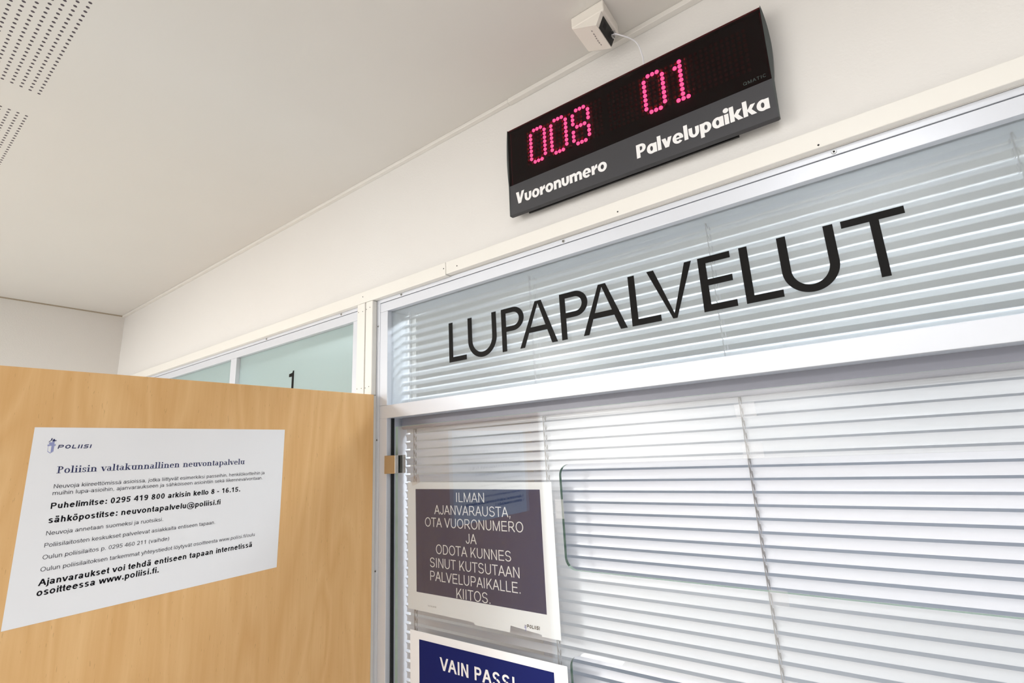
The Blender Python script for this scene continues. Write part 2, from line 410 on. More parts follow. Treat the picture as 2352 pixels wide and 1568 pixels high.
# architrave boards over the windows, with small nail holes
def nails(o, pts, r=.0011):
    for x, y, z in pts:
        b = nb(); bmesh.ops.create_cone(b, cap_ends=True, segments=10, radius1=r, radius2=r, depth=.0004)
        bmesh.ops.transform(b, verts=b.verts, matrix=Matrix.Translation((x, y, z + CZ)) @ Matrix.Rotation(math.pi / 2, 4, 'X'))
        obj('nail_hole', b, M['hole'], o)
YT = -.012
bm = nb(); zbox(bm, XF, -.5690, YT, 0, .3172, .3425)
t4 = struct('trim_4', bm, M['trim'], bevel=.0012)
bm = nb(); zbox(bm, -.5682, 2.5, YT, 0, .3190, .3425)
t5 = struct('trim_5', bm, M['trim'], bevel=.0012)
nails(t4, [(-.5735, YT - .0001, .331), (-.805, YT - .0001, .331)])
nails(t5, [(-.541, YT - .0001, .3275), (-.2338, YT - .0001, .3252), (.0111, YT - .0001, .3222), (.30, YT - .0001, .323)])
# two flat boards on the pier between the windows
bm = nb(); zbox(bm, -.8225, -.7978, YT, 0, .1225, .3168); t6 = struct('trim_6', bm, M['trim'], bevel=.0012)
bm = nb(); zbox(bm, -.7952, -.7735, YT, 0, .1225, .3168); t7 = struct('trim_7', bm, M['trim'], bevel=.0018)
nails(t6, [(-.8185, YT - .0001, .300), (-.8045, YT - .0001, .299), (-.8185, YT - .0001, .139), (-.8045, YT - .0001, .1385)], .0009)
nails(t7, [(-.7925, YT - .0001, .301), (-.7815, YT - .0001, .303), (-.7925, YT - .0001, .138), (-.7815, YT - .0001, .1395)], .0009)
bm = nb(); zbox(bm, -.8225, -.7735, -.0100, 0, -CZ, .1210); struct('trim_8', bm, M['trim'], bevel=.0006)

# ------------------------------------------------------------------ windows
FY0, FY1 = 0.0, .055
ZS, ZG = .3093, .2900            # seam under the outer profile, top of the frosted glass
ZR1, ZR0 = .0998, .0746          # transom rail
def screw(parent, x, z, r=.0028, y=FY0):
    b = nb(); bmesh.ops.create_cone(b, cap_ends=True, segments=18, radius1=r, radius2=r * .8, depth=.0012)
    bmesh.ops.transform(b, verts=b.verts, matrix=Matrix.Translation((x, y - .0005, z + CZ)) @ Matrix.Rotation(math.pi / 2, 4, 'X'))
    s = obj('screw', b, M['screw'], parent)
    b = nb(); bmesh.ops.create_cone(b, cap_ends=True, segments=12, radius1=r * .42, radius2=r * .42, depth=.0004)
    bmesh.ops.transform(b, verts=b.verts, matrix=Matrix.Translation((x, y - .0012, z + CZ)) @ Matrix.Rotation(math.pi / 2, 4, 'X'))
    obj('screw_slot', b, M['hole'], s)

win = bpy.data.objects.new('window_1', None); COL.objects.link(win); tag(win, 'white aluminium service window with frosted transom above clear lower glass', None, None, 'structure')
bm = nb()
zbox(bm, VX0, VX1, FY0, FY1, ZS + .0008, TOPW - .0005)
zbox(bm, VX0, -.7640, FY0, FY1, -.95, ZS + .0008)
zbox(bm, VX1 - .0104, VX1, FY0, FY1, -.95, ZS + .0008)
obj('outer_frame', bm, M['alu'], win, bevel=.0005)
bm = nb(); zbox(bm, -.7640, VX1 - .0104, FY0 + .006, FY1, ZS - .0006, ZS + .0010); zbox(bm, -.7642, -.7628, FY0 + .006, FY1, -.95, ZS)
obj('gasket', bm, M['dark'], win)
bm = nb()
zbox(bm, -.7630, VX1 - .0114, FY0, FY1, ZG, ZS - .0006)
zbox(bm, -.7630, -.7411, FY0, FY1, ZR1, ZG - .0003)
zbox(bm, VX1 - .033, VX1 - .0114, FY0, FY1, ZR1, ZG - .0003)
obj('sash', bm, M['alu'], win, bevel=.0005)
bm = nb()
zbox(bm, -.7630, -.7411, FY0, FY1, -.95, ZR0)
zbox(bm, VX1 - .033, VX1 - .0114, FY0, FY1, -.95, ZR0)
zbox(bm, -.7411, VX1 - .033, FY0, FY1, -.95, -.93)
obj('jamb', bm, M['alu'], win, bevel=.0005)
bm = nb(); zbox(bm, -.7630, VX1 - .0114, FY0, FY1, ZR0, ZR1 - .0003); obj('transom_rail', bm, M['alu'], win, bevel=.0006)
bm = nb(); zbox(bm, -.7411, VX1 - .033, .0105, .0160, ZR1, ZG); obj('frosted_pane', bm, M['frost'], win)
bm = nb(); zbox(bm, -.7411, -.7385, .010, .0165, -.92, ZR0); obj('jamb_gasket', bm, M['dark'], win)
for x, z in ((-.7001, .3140), (-.3307, .3138), (.0241, .3138), (.40, .3138)): screw(win, x, z)
screw(win, -.7692, .262, .0022); screw(win, -.7692, .035, .0022); screw(win, -.7692, -.20, .0022)

win2 = bpy.data.objects.new('window_2', None); COL.objects.link(win2); tag(win2, 'frosted booth window beyond the wooden partition, marked with a black 1', None, None, 'structure')
bm = nb()
zbox(bm, WX0, WX1, FY0, FY1, ZS + .0008, TOPW - .0005)
zbox(bm, WX0, WX0 + .012, FY0, FY1, -.95, ZS)
obj('outer_frame', bm, M['alu'], win2, bevel=.0005)
bm = nb(); zbox(bm, WX0 + .012, WX1, FY0 + .006, FY1, ZS - .0006, ZS + .0010); obj('gasket', bm, M['dark'], win2)
bm = nb()
zbox(bm, WX0 + .012, WX1, FY0, FY1, ZG - .001, ZS - .0006)
zbox(bm, -.8520, WX1, FY0, FY1, -.95, ZG - .0013)
zbox(bm, WX0 + .012, WX0 + .034, FY0, FY1, -.95, ZG - .0013)
zbox(bm, -1.3960, -1.3640, FY0, FY1, -.95, ZG - .0013)
zbox(bm, WX0 + .034, -1.3960, FY0, FY1, ZR0, ZR1); zbox(bm, -1.3640, -.8520, FY0, FY1, ZR0, ZR1)
zbox(bm, WX0 + .034, -1.3960, FY0, FY1, -.95, -.93); zbox(bm, -1.3640, -.8520, FY0, FY1, -.95, -.93)
obj('sash', bm, M['alu'], win2, bevel=.0005)
for x0, x1 in ((-1.3640, -.8520), (WX0 + .034, -1.3960)):
    bm = nb(); zbox(bm, x0, x1, .0105, .0160, ZR1, ZG - .0013); obj('frosted_pane', bm, M['opal'], win2)
    bm = nb(); zbox(bm, x0, x1, .0105, .0160, -.93, ZR0); obj('frosted_pane', bm, M['opal'], win2)
screw(win2, -.895, .3140); screw(win2, -1.21, .3138)

# clear glass screen with two round-cornered hand holes
def rrect(x0, x1, z0, z1, r, n=8):
    pts = []
    for cx, cz, a in ((x1 - r, z1 - r, 0), (x0 + r, z1 - r, 90), (x0 + r, z0 + r, 180), (x1 - r, z0 + r, 270)):
        for i in range(n + 1):
            t = math.radians(a + 90 * i / n); pts.append((cx + r * math.cos(t), cz + r * math.sin(t)))
    return pts
c = bpy.data.curves.new('g', 'CURVE'); c.dimensions = '2D'; c.fill_mode = 'BOTH'; c.extrude = .003
GX0, GX1, GZ0, GZ1 = -.7210, 1.0, -.93, .0568
H1 = (-.3700, .26, -.1630, -.0215, .016); H2 = (-.3735, .26, -.405, -.2680, .016)
for pts in ([(GX0, GZ0), (GX1, GZ0), (GX1, GZ1), (GX0, GZ1)], rrect(*H1), rrect(*H2)):
    s = c.splines.new('POLY'); s.points.add(len(pts) - 1); s.use_cyclic_u = True
    for q, (x, z) in zip(s.points, pts): q.co = (x, z, 0, 1)
t = bpy.data.objects.new('g', c); COL.objects.link(t)
dg = bpy.context.evaluated_depsgraph_get(); dg.update()
me = bpy.data.meshes.new_from_object(t.evaluated_get(dg)); bpy.data.objects.remove(t); bpy.data.curves.remove(c)
me.transform(Matrix(((1, 0, 0, 0), (0, 0, -1, .0072), (0, 1, 0, CZ), (0, 0, 0, 1))))
gs_o = link('glass_screen', me, [M['glass'], M['glassedge'], M['glassedge2']])
for p in me.polygons:
    if abs(p.normal.y) < .5:
        cen = p.center
        if cen.z - CZ < -.25 and cen.z - CZ > -.30 and abs(p.normal.z) > .7: continue
        p.material_index = 2 if (abs(p.normal.z) > .7 or cen.x < -.70) else 1
tag(gs_o, 'clear glass screen with two round-cornered openings in front of the lower blind', 'glass screen')

# glass clamp at the left edge
cl = thing('glass_clamp', 'square steel clamp holding the left edge of the clear glass screen', 'clamp', (-.741, .007, CZ - .0115))
def local(bmh, root):
    bmesh.ops.translate(bmh, verts=bmh.verts, vec=-Vector(root.location)); return bmh
bm = nb(); zbox(bm, -.7405, -.7105, -.0060, .0022, -.0285, .0045); obj('front_jaw', local(bm, cl), M['chrome'], cl, bevel=.0007)
bm = nb(); zbox(bm, -.7400, -.7112, .0022, .0040, -.0278, .0038); zbox(bm, -.7400, -.7112, .0104, .0122, -.0278, .0038); obj('rubber_pad', local(bm, cl), M['dark'], cl)
bm = nb(); zbox(bm, -.7405, -.7105, .0122, .0200, -.0285, .0045); obj('rear_jaw', local(bm, cl), M['chrome'], cl, bevel=.0007)
bm = nb(); zbox(bm, -.7411, -.7230, .0022, .0122, -.0270, .0030); obj('clamp_core', local(bm, cl), M['dark'], cl)

# ------------------------------------------------------------------ venetian blinds
def blind(name, label, x0, x1, ztop, zfirst, pitch, zlast, y, tilt, wd, cords, zrail):
    root = thing(name, label, 'blind', (x0, y, CZ + zlast), 'white venetian blinds')
    off = -Vector(root.location)
    b = nb()
    zbox(b, x0, x1, y - .011, y + .014, zrail, zrail + .026); bmesh.ops.translate(b, verts=b.verts, vec=off)
    obj('head_rail', b, M['rail'], root, bevel=.0025)
    b = nb(); z = zfirst; th = math.radians(tilt); nseg = 6
    while z > zlast:
        row = []
        for k in range(nseg + 1):
            s = (k / nseg - .5) * wd; h = .0026 * (1 - (2 * k / nseg - 1) ** 2)
            yy = y + s * math.cos(th) - h * math.sin(th); zz = z + s * math.sin(th) + h * math.cos(th)
            row.append((b.verts.new((x0 + off.x, yy + off.y, zz + CZ + off.z)), b.verts.new((x1 + off.x, yy + off.y, zz + CZ + off.z))))
        for A, B in zip(row, row[1:]): b.faces.new((A[0], A[1], B[1], B[0]))
        z -= pitch
    me = bpy.data.meshes.new('slats'); b.to_mesh(me); b.free()
    for p in me.polygons: p.use_smooth = True
    link('slats', me, M['slat'], root)
    dy = wd / 2 * math.cos(th)
    for cx in cords:
        b = nb()
        tube(b, [(cx, y - dy - .0006, CZ + zrail + .002), (cx, y - dy - .0006, CZ + zlast)], .0006, 6)
        tube(b, [(cx + .0015, y + dy + .0006, CZ + zrail + .002), (cx + .0015, y + dy + .0006, CZ + zlast)], .0006, 6)
        z = zfirst
        while z > zlast:           # rungs and cord knots
            tube(b, [(cx, y - dy - .0008, CZ + z - wd / 2 * math.sin(th) - .0004), (cx + .0015, y + dy, CZ + z + wd / 2 * math.sin(th) - .0006)], .0004, 5)
            tube(b, [(cx + .0008, y - dy - .0012, CZ + z - wd / 2 * math.sin(th)), (cx + .0022, y - dy - .0012, CZ + z - wd / 2 * math.sin(th) - pitch * .45)], .0005, 5)
            z -= pitch
        bmesh.ops.translate(b, verts=b.verts, vec=off)
        obj('ladder_cord', b, M['cord'], root)
    b = nb(); zbox(b, x0, x1, y - .009, y + .009, zlast - .012, zlast); bmesh.ops.translate(b, verts=b.verts, vec=off)
    obj('bottom_rail', b, M['rail'], root, bevel=.002)
    return root
blind('venetian_blind', 'white venetian blind behind the clear glass screen, nearly closed', -.735, 1.0, .06, .0520, .01525, -.90, .042, -73, .0131, (-.7095, -.4135, -.1228, .17, .46, .75), .0525)
blind('venetian_blind', 'white venetian blind blurred behind the frosted transom glass with black lettering', -.752, 1.0, .30, .2955, .0170, .1000, .042, 41, .0175, (-.715, -.42, -.13, .17, .46), .296)

# ------------------------------------------------------------------ wooden partition
pt = thing('wooden_partition', 'tall beech-veneered partition standing beside the service window, a notice taped on it', 'partition', (-.776, -.29, 0))
bm = nb(); box(bm, -.7855, -.7667, -.5690, -.0104, .02, CZ + .1222)
obj('panel', local(bm, pt), M['wood'], pt, bevel=.0012)
bm = nb(); box(bm, -.79, -.762, -.57, -.0104, 0, .02); obj('base_shoe', local(bm, pt), M['alu'], pt)

# ------------------------------------------------------------------ notices
def sheet(name, label, pts, origin, u, v, mat, th=.0003):
    bmh = plane_mesh([pts], (0, 0, 0), u, v, th)
    o = obj(name, bmh, mat); o.location = origin
    return tag(o, label, 'notice')
U1, V1 = (1, 0, 0), (0, 0, 1)
# (a) notice on the partition: plane x = -.7667, reading direction +y
o3 = (-.7666, -.4855, CZ + .0545)
np_ = sheet('paper_notice', 'white printed notice with black text stuck on the wooden partition', [(0, -.2105), (.2955, -.2085), (.2965, -.12), (.2970, -.001), (0, 0)], o3, (0, 1, 0), V1, M['paper'])
def put(parent, name, polys, mat, off=.0005, u=U1, v=V1):
    return obj(name, flat_mesh(polys, (0, 0, 0), u, v, off), mat, parent)
UP = (0, 1, 0)
B = .27
body = [('Neuvoja kiireettömissä asioissa, jotka liittyvät esimerkiksi passeihin, henkilökortteihin ja', .0241, .2676, -.0690, 0, 'inkgrey'),
        ('muihin lupa-asioihin, ajanvaraukseen ja sähköiseen asiointiin sekä liikennevalvontaan.', .0240, .2648, -.0765, 0, 'inkgrey'),
        ('Puhelimitse: 0295 419 800 arkisin kello 8 - 16.15.', .0241, .2328, -.0915, B, 'ink'),
        ('sähköpostitse: neuvontapalvelu@poliisi.fi', .0240, .2065, -.1068, B, 'ink'),
        ('Neuvoja annetaan suomeksi ja ruotsiksi.', .0238, .1371, -.1198, 0, 'inkgrey'),
        ('Poliisilaitosten keskukset palvelevat asiakkaita entiseen tapaan.', .0238, .2015, -.1325, 0, 'inkgrey'),
        ('Oulun poliisilaitos p. 0295 460 211 (vaihde)', .0238, .1461, -.1450, 0, 'inkgrey'),
        ('Oulun poliisilaitoksen tarkemmat yhteystiedot löytyvät osoitteesta www.poliisi.fi/oulu', .0236, .2586, -.1575, 0, 'inkgrey'),
        ('Ajanvaraukset voi tehdä entiseen tapaan internetissä', .0234, .2554, -.1722, B, 'ink'),
        ('osoitteessa www.poliisi.fi.', .0234, .1382, -.1825, B, 'ink')]
for s, a, b, y, bo, mt in body: put(np_, 'text_line', line(s, a, b, y, bo), M[mt], u=UP)
# serif heading, drawn from thick and hairline strokes (x-height 1)
def serif(ch):
    S, h = .26, .09
    fx = lambda x, y, w=.62: rect(x - w / 2, y, x + w / 2, y + h)
    if ch == ' ': return [], .6
    if ch == 'P': return rect(.22, 0, .22 + S, 1.5) + fx(.35, 0, .7) + fx(.3, 1.5 - h, .6) + arc(.45, 1.1, .62, .40, -90, 90, S, 16, h), 1.2
    if ch == 'o': return arc(.5, .5, .48, .52, 0, 360, S, 24, h), 1.05
    if ch == 'l': return rect(.16, 0, .16 + S, 1.55) + fx(.29, 0) + rect(.0, 1.46, .3, 1.55), .6
    if ch == 'i': return rect(.16, 0, .16 + S, 1.0) + fx(.29, 0) + rect(.0, .91, .3, 1.0) + ell(.28, 1.36, .16, .15), .6
    if ch == 's': return arc(.38, .74, .32, .28, 20, 270, .2, 14, h) + arc(.38, .26, .34, .28, -160, 90, .2, 14, h) + rect(.64, .62, .70, .95) + rect(.06, .04, .12, .36), .78
    if ch in 'nu':
        a = rect(.16, 0, .16 + S, 1.0) + rect(.78, 0, .78 + S, .72) + arc(.58, .66, .46, .36, 0, 160, S, 12, .12) + fx(.29, 0) + fx(.91, 0) + rect(.0, .91, .3, 1.0)
        if ch == 'u': a = [[(1.2 - x, 1.0 - y) for x, y in p] for p in a]; return a, 1.2
        return a, 1.25
    if ch == 'v': return stroke([(.12, 1), (.52, .02)], S) + stroke([(.88, 1), (.52, .02)], h) + fx(.14, .91, .56) + fx(.86, .91, .44), 1.02
    if ch == 'a': return arc(.42, .72, .34, .30, 0, 165, .2, 12, h) + rect(.50, .06, .50 + S, .76) + arc(.36, .30, .36, .31, 40, 330, .22, 16, h) + rect(.74, 0, .94, h), .95
    if ch == 't': return rect(.18, .12, .18 + S, 1.3) + rect(.0, .91, .66, 1.0) + arc(.44, .22, .26, .24, 180, 330, .2, 8, h), .68
    if ch == 'k': return rect(.16, 0, .16 + S, 1.55) + fx(.29, 0) + rect(.0, 1.46, .3, 1.55) + stroke([(.40, .42), (.88, .96)], h) + stroke([(.56, .58), (1.0, .03)], S) + fx(.86, .91, .5) + fx(1.0, 0, .5), 1.22
    if ch == 'e': return arc(.48, .5, .46, .52, 0, 320, S, 20, h) + rect(.2, .54, .92, .63), .98
    if ch == 'p': return rect(.16, -.5, .16 + S, 1.0) + fx(.29, -.5) + rect(.0, .91, .3, 1.0) + arc(.60, .5, .52, .52, -150, 150, S, 20, h), 1.2
    return [], .5
def compose(s, glyph, x0, x1, y, unit=None, gap=.06):
    out = []; x = 0.0
    for ch in s:
        p, a = glyph(ch); out += shift(p, x); x += a + gap
    k = (x1 - x0) / (x - gap)
    return shift(out, x0, y, k, unit if unit else k)
put(np_, 'heading', compose('Poliisin valtakunnallinen neuvontapalvelu', serif, .0245, .2365, -.0524), M['inknavy'], u=UP)
# emblem: sword with a lion head as the hilt
def emblem(x, y, s):
    pale = stroke([(.0, .52), (.0, .12), (.5, -.02), (1.0, .14), (1.0, .55)], .05) + [[(.55, .02), (1.0, .16), (1.0, .58), (.55, .58)]]
    pale += [[(-.18, .57), (-.10, .66), (.15, .60), (.5, .63), (.9, .62), (1.2, .67), (1.28, .58), (1.15, .52), (.9, .56), (.5, .55), (.15, .53), (-.10, .51)]]
    pale += [[(.10, .62), (.05, .76), (.25, .82), (.55, .80), (.62, .90), (.95, .95), (1.02, .62)]]
    dark = [[(.0, .78), (.0, .88), (.25, .96), (.35, 1.10), (.45, 1.16), (.55, 1.08), (.52, 1.0), (.30, .92), (.12, .86)]]
    dark += [[(.55, .92), (.75, 1.06), (.98, 1.06), (1.02, .96), (1.3, .98), (1.28, .92), (.95, .88), (.7, .88)]]
    return shift(pale, x, y, s, s * 3.0), shift(dark, x, y, s, s * 3.0)
a, b = emblem(.0139, -.0290, .0049)
put(np_, 'emblem_blade', a, M['inkpale'], u=UP); put(np_, 'emblem_hilt', b, M['inknavy'], .0006, u=UP)
def poliisi(x0, x1, y, cap):       # square-shouldered wide capitals leaning right
    W = .22
    G = {'P': (stroke([(.11, 0), (.11, 1)], W) + rect(.1, .78, .75, 1) + rect(.1, .34, .75, .54) + arc(.75, .67, .31, .33, -90, 90, W, 10, .21), 1.06),
         'O': (arc(.55, .5, .55, .5, 0, 360, .24, 28, .2), 1.1),
         'L': (rect(0, 0, .24, 1) + rect(0, 0, .85, .2), .85), 'I': (rect(0, 0, .25, 1), .25),
         'S': (rect(.28, .8, .95, 1) + rect(.02, 0, .68, .2) + rect(.28, .41, .68, .61) + arc(.30, .705, .28, .295, 90, 270, .22, 10, .2) + arc(.68, .305, .28, .305, -90, 90, .22, 10, .2), .97)}
    out = []; x = 0
    for ch in 'POLIISI':
        p, ad = G[ch]; out += shift(p, x); x += ad + .34
    out = [[(px + .16 * py, py) for px, py in p] for p in out]
    k = (x1 - x0) / (x - .34 + .16)
    return shift(out, x0, y, k, cap)
put(np_, 'logo_text', poliisi(.0222, .0531, -.0245, .0044), M['inknavy'], u=UP)

# (b) blue notice behind the clear glass
o1 = (-.6958, .0118, CZ - .0450)
W1, HH1 = .3065, .2100
pts = [(0, -HH1), (.149, -.2115), (.1508, -.2150), (.2185, -.2150), (.2205, -.2055), (.2752, -.2095), (.2752, -.2120), (W1, -.2120), (W1 + .0005, -.0015), (0, 0)]
n1 = sheet('paper_notice', 'dark blue queue-number notice taped inside the glass, upper of two', pts, o1, U1, V1, M['paperb'])
put(n1, 'printed_panel', [[(.0215, -.1815), (.2855, -.1822), (.2862, -.0122), (.0205, -.0118)]], M['slate'], .0004)
for s, a, b, z in (('ILMAN', -.5774, -.5170, -.0775), ('AJANVARAUSTA,', -.6290, -.4661, -.0983), ('OTA VUORONUMERO', -.6518, -.4431, -.1192), ('JA', -.5584, -.5357, -.1415), ('ODOTA KUNNES', -.6262, -.4685, -.1620), ('SINUT KUTSUTAAN', -.6406, -.4542, -.1838), ('PALVELUPAIKALLE.', -.6405, -.4540, -.2048), ('KIITOS.', -.5816, -.5119, -.2257)):
    put(n1, 'text_line', line(s, a + .6958, b + .6958, z + .0450, .15, cap=.0150), M['whiteink'], .0006)
a, b = emblem(.2458, -.2090, .0026); put(n1, 'emblem_blade', a, M['inkpale']); put(n1, 'emblem_hilt', b, M['inknavy'], .0006)
put(n1, 'logo_text', poliisi(.2500, .2722, -.2040, .0046), M['ink'], .0005)
put(n1, 'date_text', line('12.10.2016', .0485, .0682, -.2012, 0, cap=.0022), M['inkgrey'], .0005)
# (c) second blue notice on the outside of the glass
o2 = (-.6818, .0038, CZ - .2838)
n2 = sheet('paper_notice', 'navy notice headed VAIN PASSI, below the queue-number notice on the glass', [(0, -.2100), (.3040, -.2100), (.3040, 0), (0, 0)], o2, U1, V1, M['paper'])
put(n2, 'printed_panel', [[(.0215, -.1960), (.2825, -.1960), (.2825, -.0112), (.0215, -.0118)]], M['navy'], .0004)
put(n2, 'text_line', line('VAIN PASSI', .0682, .2150, -.0480, .27, cap=.0182), M['whiteink'], .0006)

# clear tape on the glass screen
def tape(x0, x1, z0, z1, label, rot=0.0, y=.0040):
    r = [(-(x1 - x0) / 2, -(z1 - z0) / 2), ((x1 - x0) / 2, -(z1 - z0) / 2), ((x1 - x0) / 2, (z1 - z0) / 2), (-(x1 - x0) / 2, (z1 - z0) / 2)]
    c, s = math.cos(rot), math.sin(rot); r = [(x * c - y_ * s, x * s + y_ * c) for x, y_ in r]
    bmh = plane_mesh([r], (0, 0, 0), U1, V1, .00025)
    o = obj('tape_strip', bmh, M['tape']); o.location = ((x0 + x1) / 2, y, CZ + (z0 + z1) / 2)
    return tag(o, label, 'tape', 'clear tape strips on the glass')
tape(-.1222, -.1000, .0250, .0420, 'topmost clear tape strip beside the middle blind cord', .05)
tape(-.1205, -.0985, -.0215, -.0045, 'clear tape strip across the top rim of the upper glass opening', 0, .0039)
tape(-.1160, -.0975, -.1760, -.1600, 'clear tape strip across the bottom rim of the upper glass opening', 0, .0039)
tape(-.3800, -.3660, -.0960, -.0700, 'clear tape strip between the right edge of the queue notice and the glass opening', 0)
tape(-.6780, -.6570, -.0480, -.0330, 'clear tape strip at the top left corner of the queue notice', .3, .0039)

# ------------------------------------------------------------------ vinyl lettering on the frosted transom
vl = thing('vinyl_lettering', 'large black capitals LUPAPALVELUT on the frosted transom glass', 'lettering', (-.255, .0103, CZ + .1610))
ZB, ZT = .1612, .2340; HC = ZT - ZB; SW = .0096
def letter(polys, i):
    bmh = plane_mesh(shift(polys, .255, 0), (0, 0, 0), U1, V1, .0002)
    return obj('letter', bmh, M['vinyl'], vl)
def Lp(x0, x1): return rect(x0, 0, x0 + SW, HC) + rect(x0, 0, x1, .0088)
def Up(x0, x1):
    r = (x1 - x0) / 2; rr = r * 1.02
    return rect(x0, rr, x0 + SW, HC) + rect(x1 - SW, rr, x1, HC) + arc((x0 + x1) / 2, rr, r, rr + .001, 180, 360, SW, 28, .0090)
def Pp(x0, x1):
    ch = .0400; yc = HC - ch / 2; ry = ch / 2 + .0004; rx = .0215
    return rect(x0, 0, x0 + SW, HC) + rect(x0, HC - .0084, x1 - rx, HC) + rect(x0, HC - ch, x1 - rx, HC - ch + .0084) + arc(x1 - rx, yc, rx, ch / 2, -90, 90, SW, 22, .0084)
def Ap(x0, x1, xa):
    t = .0033
    sp = lambda a, b, c_, d: [[(a, 0), (b, 0), (c_, HC), (d, HC)]]
    f = .235
    xl = lambda y: x0 + SW * .55 + (xa - x0 - SW * .5) * y / HC
    xr = lambda y: x1 - SW * .55 - (x1 - xa - SW * .5) * y / HC
    return sp(x0, x0 + .0092, xa + .0012, xa - .0058) + sp(x1 - .0102, x1, xa + .0060, xa - .0020) + rect(xl(.0265), .0225, xr(.0265), .0310)
def Vp(x0, x1, xa):
    return [[(x0, HC), (x0 + .0098, HC), (xa + .0022, 0), (xa - .0028, 0)]] + [[(x1 - .0092, HC), (x1, HC), (xa + .0028, 0), (xa - .0022, 0)]]
def Ep(x0, x1, x2): return rect(x0, 0, x0 + SW, HC) + rect(x0, 0, x2, .0086) + rect(x0, HC - .0086, x1, HC) + rect(x0, HC / 2 - .0025, x1 - .0005, HC / 2 + .0058)
def Tp(x0, x1, xc): return rect(x0, HC - .0084, x1, HC) + rect(xc - SW / 2 + .0006, 0, xc + SW / 2 - .0006, HC)
for i, pl in enumerate([Lp(-.5848, -.5435), Up(-.5394, -.4760), Pp(-.4652, -.4195), Ap(-.4294, -.3590, -.3911), Pp(-.3515, -.3040), Ap(-.3146, -.2457, -.2792),
                        Lp(-.2386, -.1972), Vp(-.2107, -.1495, -.1790), Ep(-.1417, -.1022, -.1014), Lp(-.0914, -.0507), Up(-.0490, .0084), Tp(.0158, .0725, .0456)]): letter(pl, i)
v1 = plane_mesh([[(-1.1000, .108), (-1.0912, .108), (-1.0912, .2170), (-1.0965, .2170), (-1.0985, .2125), (-1.1040, .2115), (-1.1125, .2105), (-1.1125, .2030), (-1.1000, .2030)]], (0, 0, 0), U1, V1, .0002)
bmesh.ops.translate(v1, verts=v1.verts, vec=(1.10, 0, -.108))
v1 = obj('vinyl_number', v1, M['vinyl']); v1.location = (-1.10, .0103, CZ + .108)
tag(v1, 'black number 1 on the frosted booth glass above the partition', 'lettering')

# ------------------------------------------------------------------ LED queue display
sg = thing('queue_display', 'dark LED queue display with red numbers 008 and 01 on the wall', 'display', (-.2155, 0, CZ + .4505))
sg.rotation_euler = (0, math.radians(1.0), 0)
SX0, SX1, SZ1, SZF, SZ0 = -.1950, .1960, .0782, -.0252, -.0775
FY = -.0220
bm = nb(); box(bm, SX0 + .002, SX1 - .002, -.0150, -.0015, -.060, SZ1 - .001); obj('housing', bm, M['signblack'], sg)
bm = nb(); box(bm, SX0, SX1, FY, FY + .0018, SZF + .0004, SZ1); obj('tinted_cover', bm, M['cover'], sg)
bm = nb(); box(bm, SX0, SX1, FY + .0018, -.015, SZ1 - .0015, SZ1 - .0005); box(bm, SX0, SX0 + .001, FY + .0018, -.015, SZF, SZ1 - .002); box(bm, SX1 - .001, SX1, FY + .0018, -.015, SZF, SZ1 - .002); obj('inner_frame', bm, M['signblack'], sg)
bm = nb(); box(bm, SX0 + .002, SX1 - .002, -.0155, -.0150, SZF, SZ1 - .002); obj('circuit_board', bm, M['board'], sg)
# lower fascia with a chamfered underside
bm = nb()
prof = [(FY, SZF), (FY, SZ0), (FY + .0062, SZ0 - .0016), (FY + .0085, SZ0 + .0025), (-.004, SZ0 + .012), (-.004, SZF)]
A = [bm.verts.new((SX0, y, z)) for y, z in prof]; Bv = [bm.verts.new((SX1, y, z)) for y, z in prof]
bm.faces.new(A); bm.faces.new(Bv[::-1])
for i in range(len(prof)): bm.faces.new((A[i], A[(i + 1) % len(prof)], Bv[(i + 1) % len(prof)], Bv[i]))
obj('lower_fascia', bm, M['signgrey'], sg, bevel=.0004, seg=1)
bm = nb(); box(bm, SX0 + .03, SX1 - .045, FY + .0088, FY + .011, SZ0 - .0022, SZ0 + .004); obj('underside_slot', bm, M['signblack'], sg)
# end caps: lens-shaped strips, a straight inner edge and a bowed outer edge beside the cover
for sgn, xe, bow in ((-1, SX0, .0026), (1, SX1, .0046)):
    out = []
    for k in range(17):
        z = SZ1 + .0012 + (SZF - SZ1 - .0012) * k / 16; q = k / 16
        out.append((xe + sgn * (.0009 + bow * math.sin(math.pi * min(1, q * .93)) ** .9), z))
    out += [(xe + sgn * .0014, SZ0 - .001), (xe, SZ0 - .001), (xe, SZF), (xe, SZ1 - .003), (xe + sgn * .0004, SZ1 + .0012)]
    bm = nb(); f0 = [bm.verts.new((x, FY - .0004, z)) for x, z in out]; f1 = [bm.verts.new((x, FY + .0062, z)) for x, z in out]
    bm.faces.new(f0); bm.faces.new(f1[::-1])
    for i in range(len(out)): bm.faces.new((f0[i], f0[(i + 1) % len(out)], f1[(i + 1) % len(out)], f1[i]))
    obj('end_cap', bm, M['capgrey'], sg)
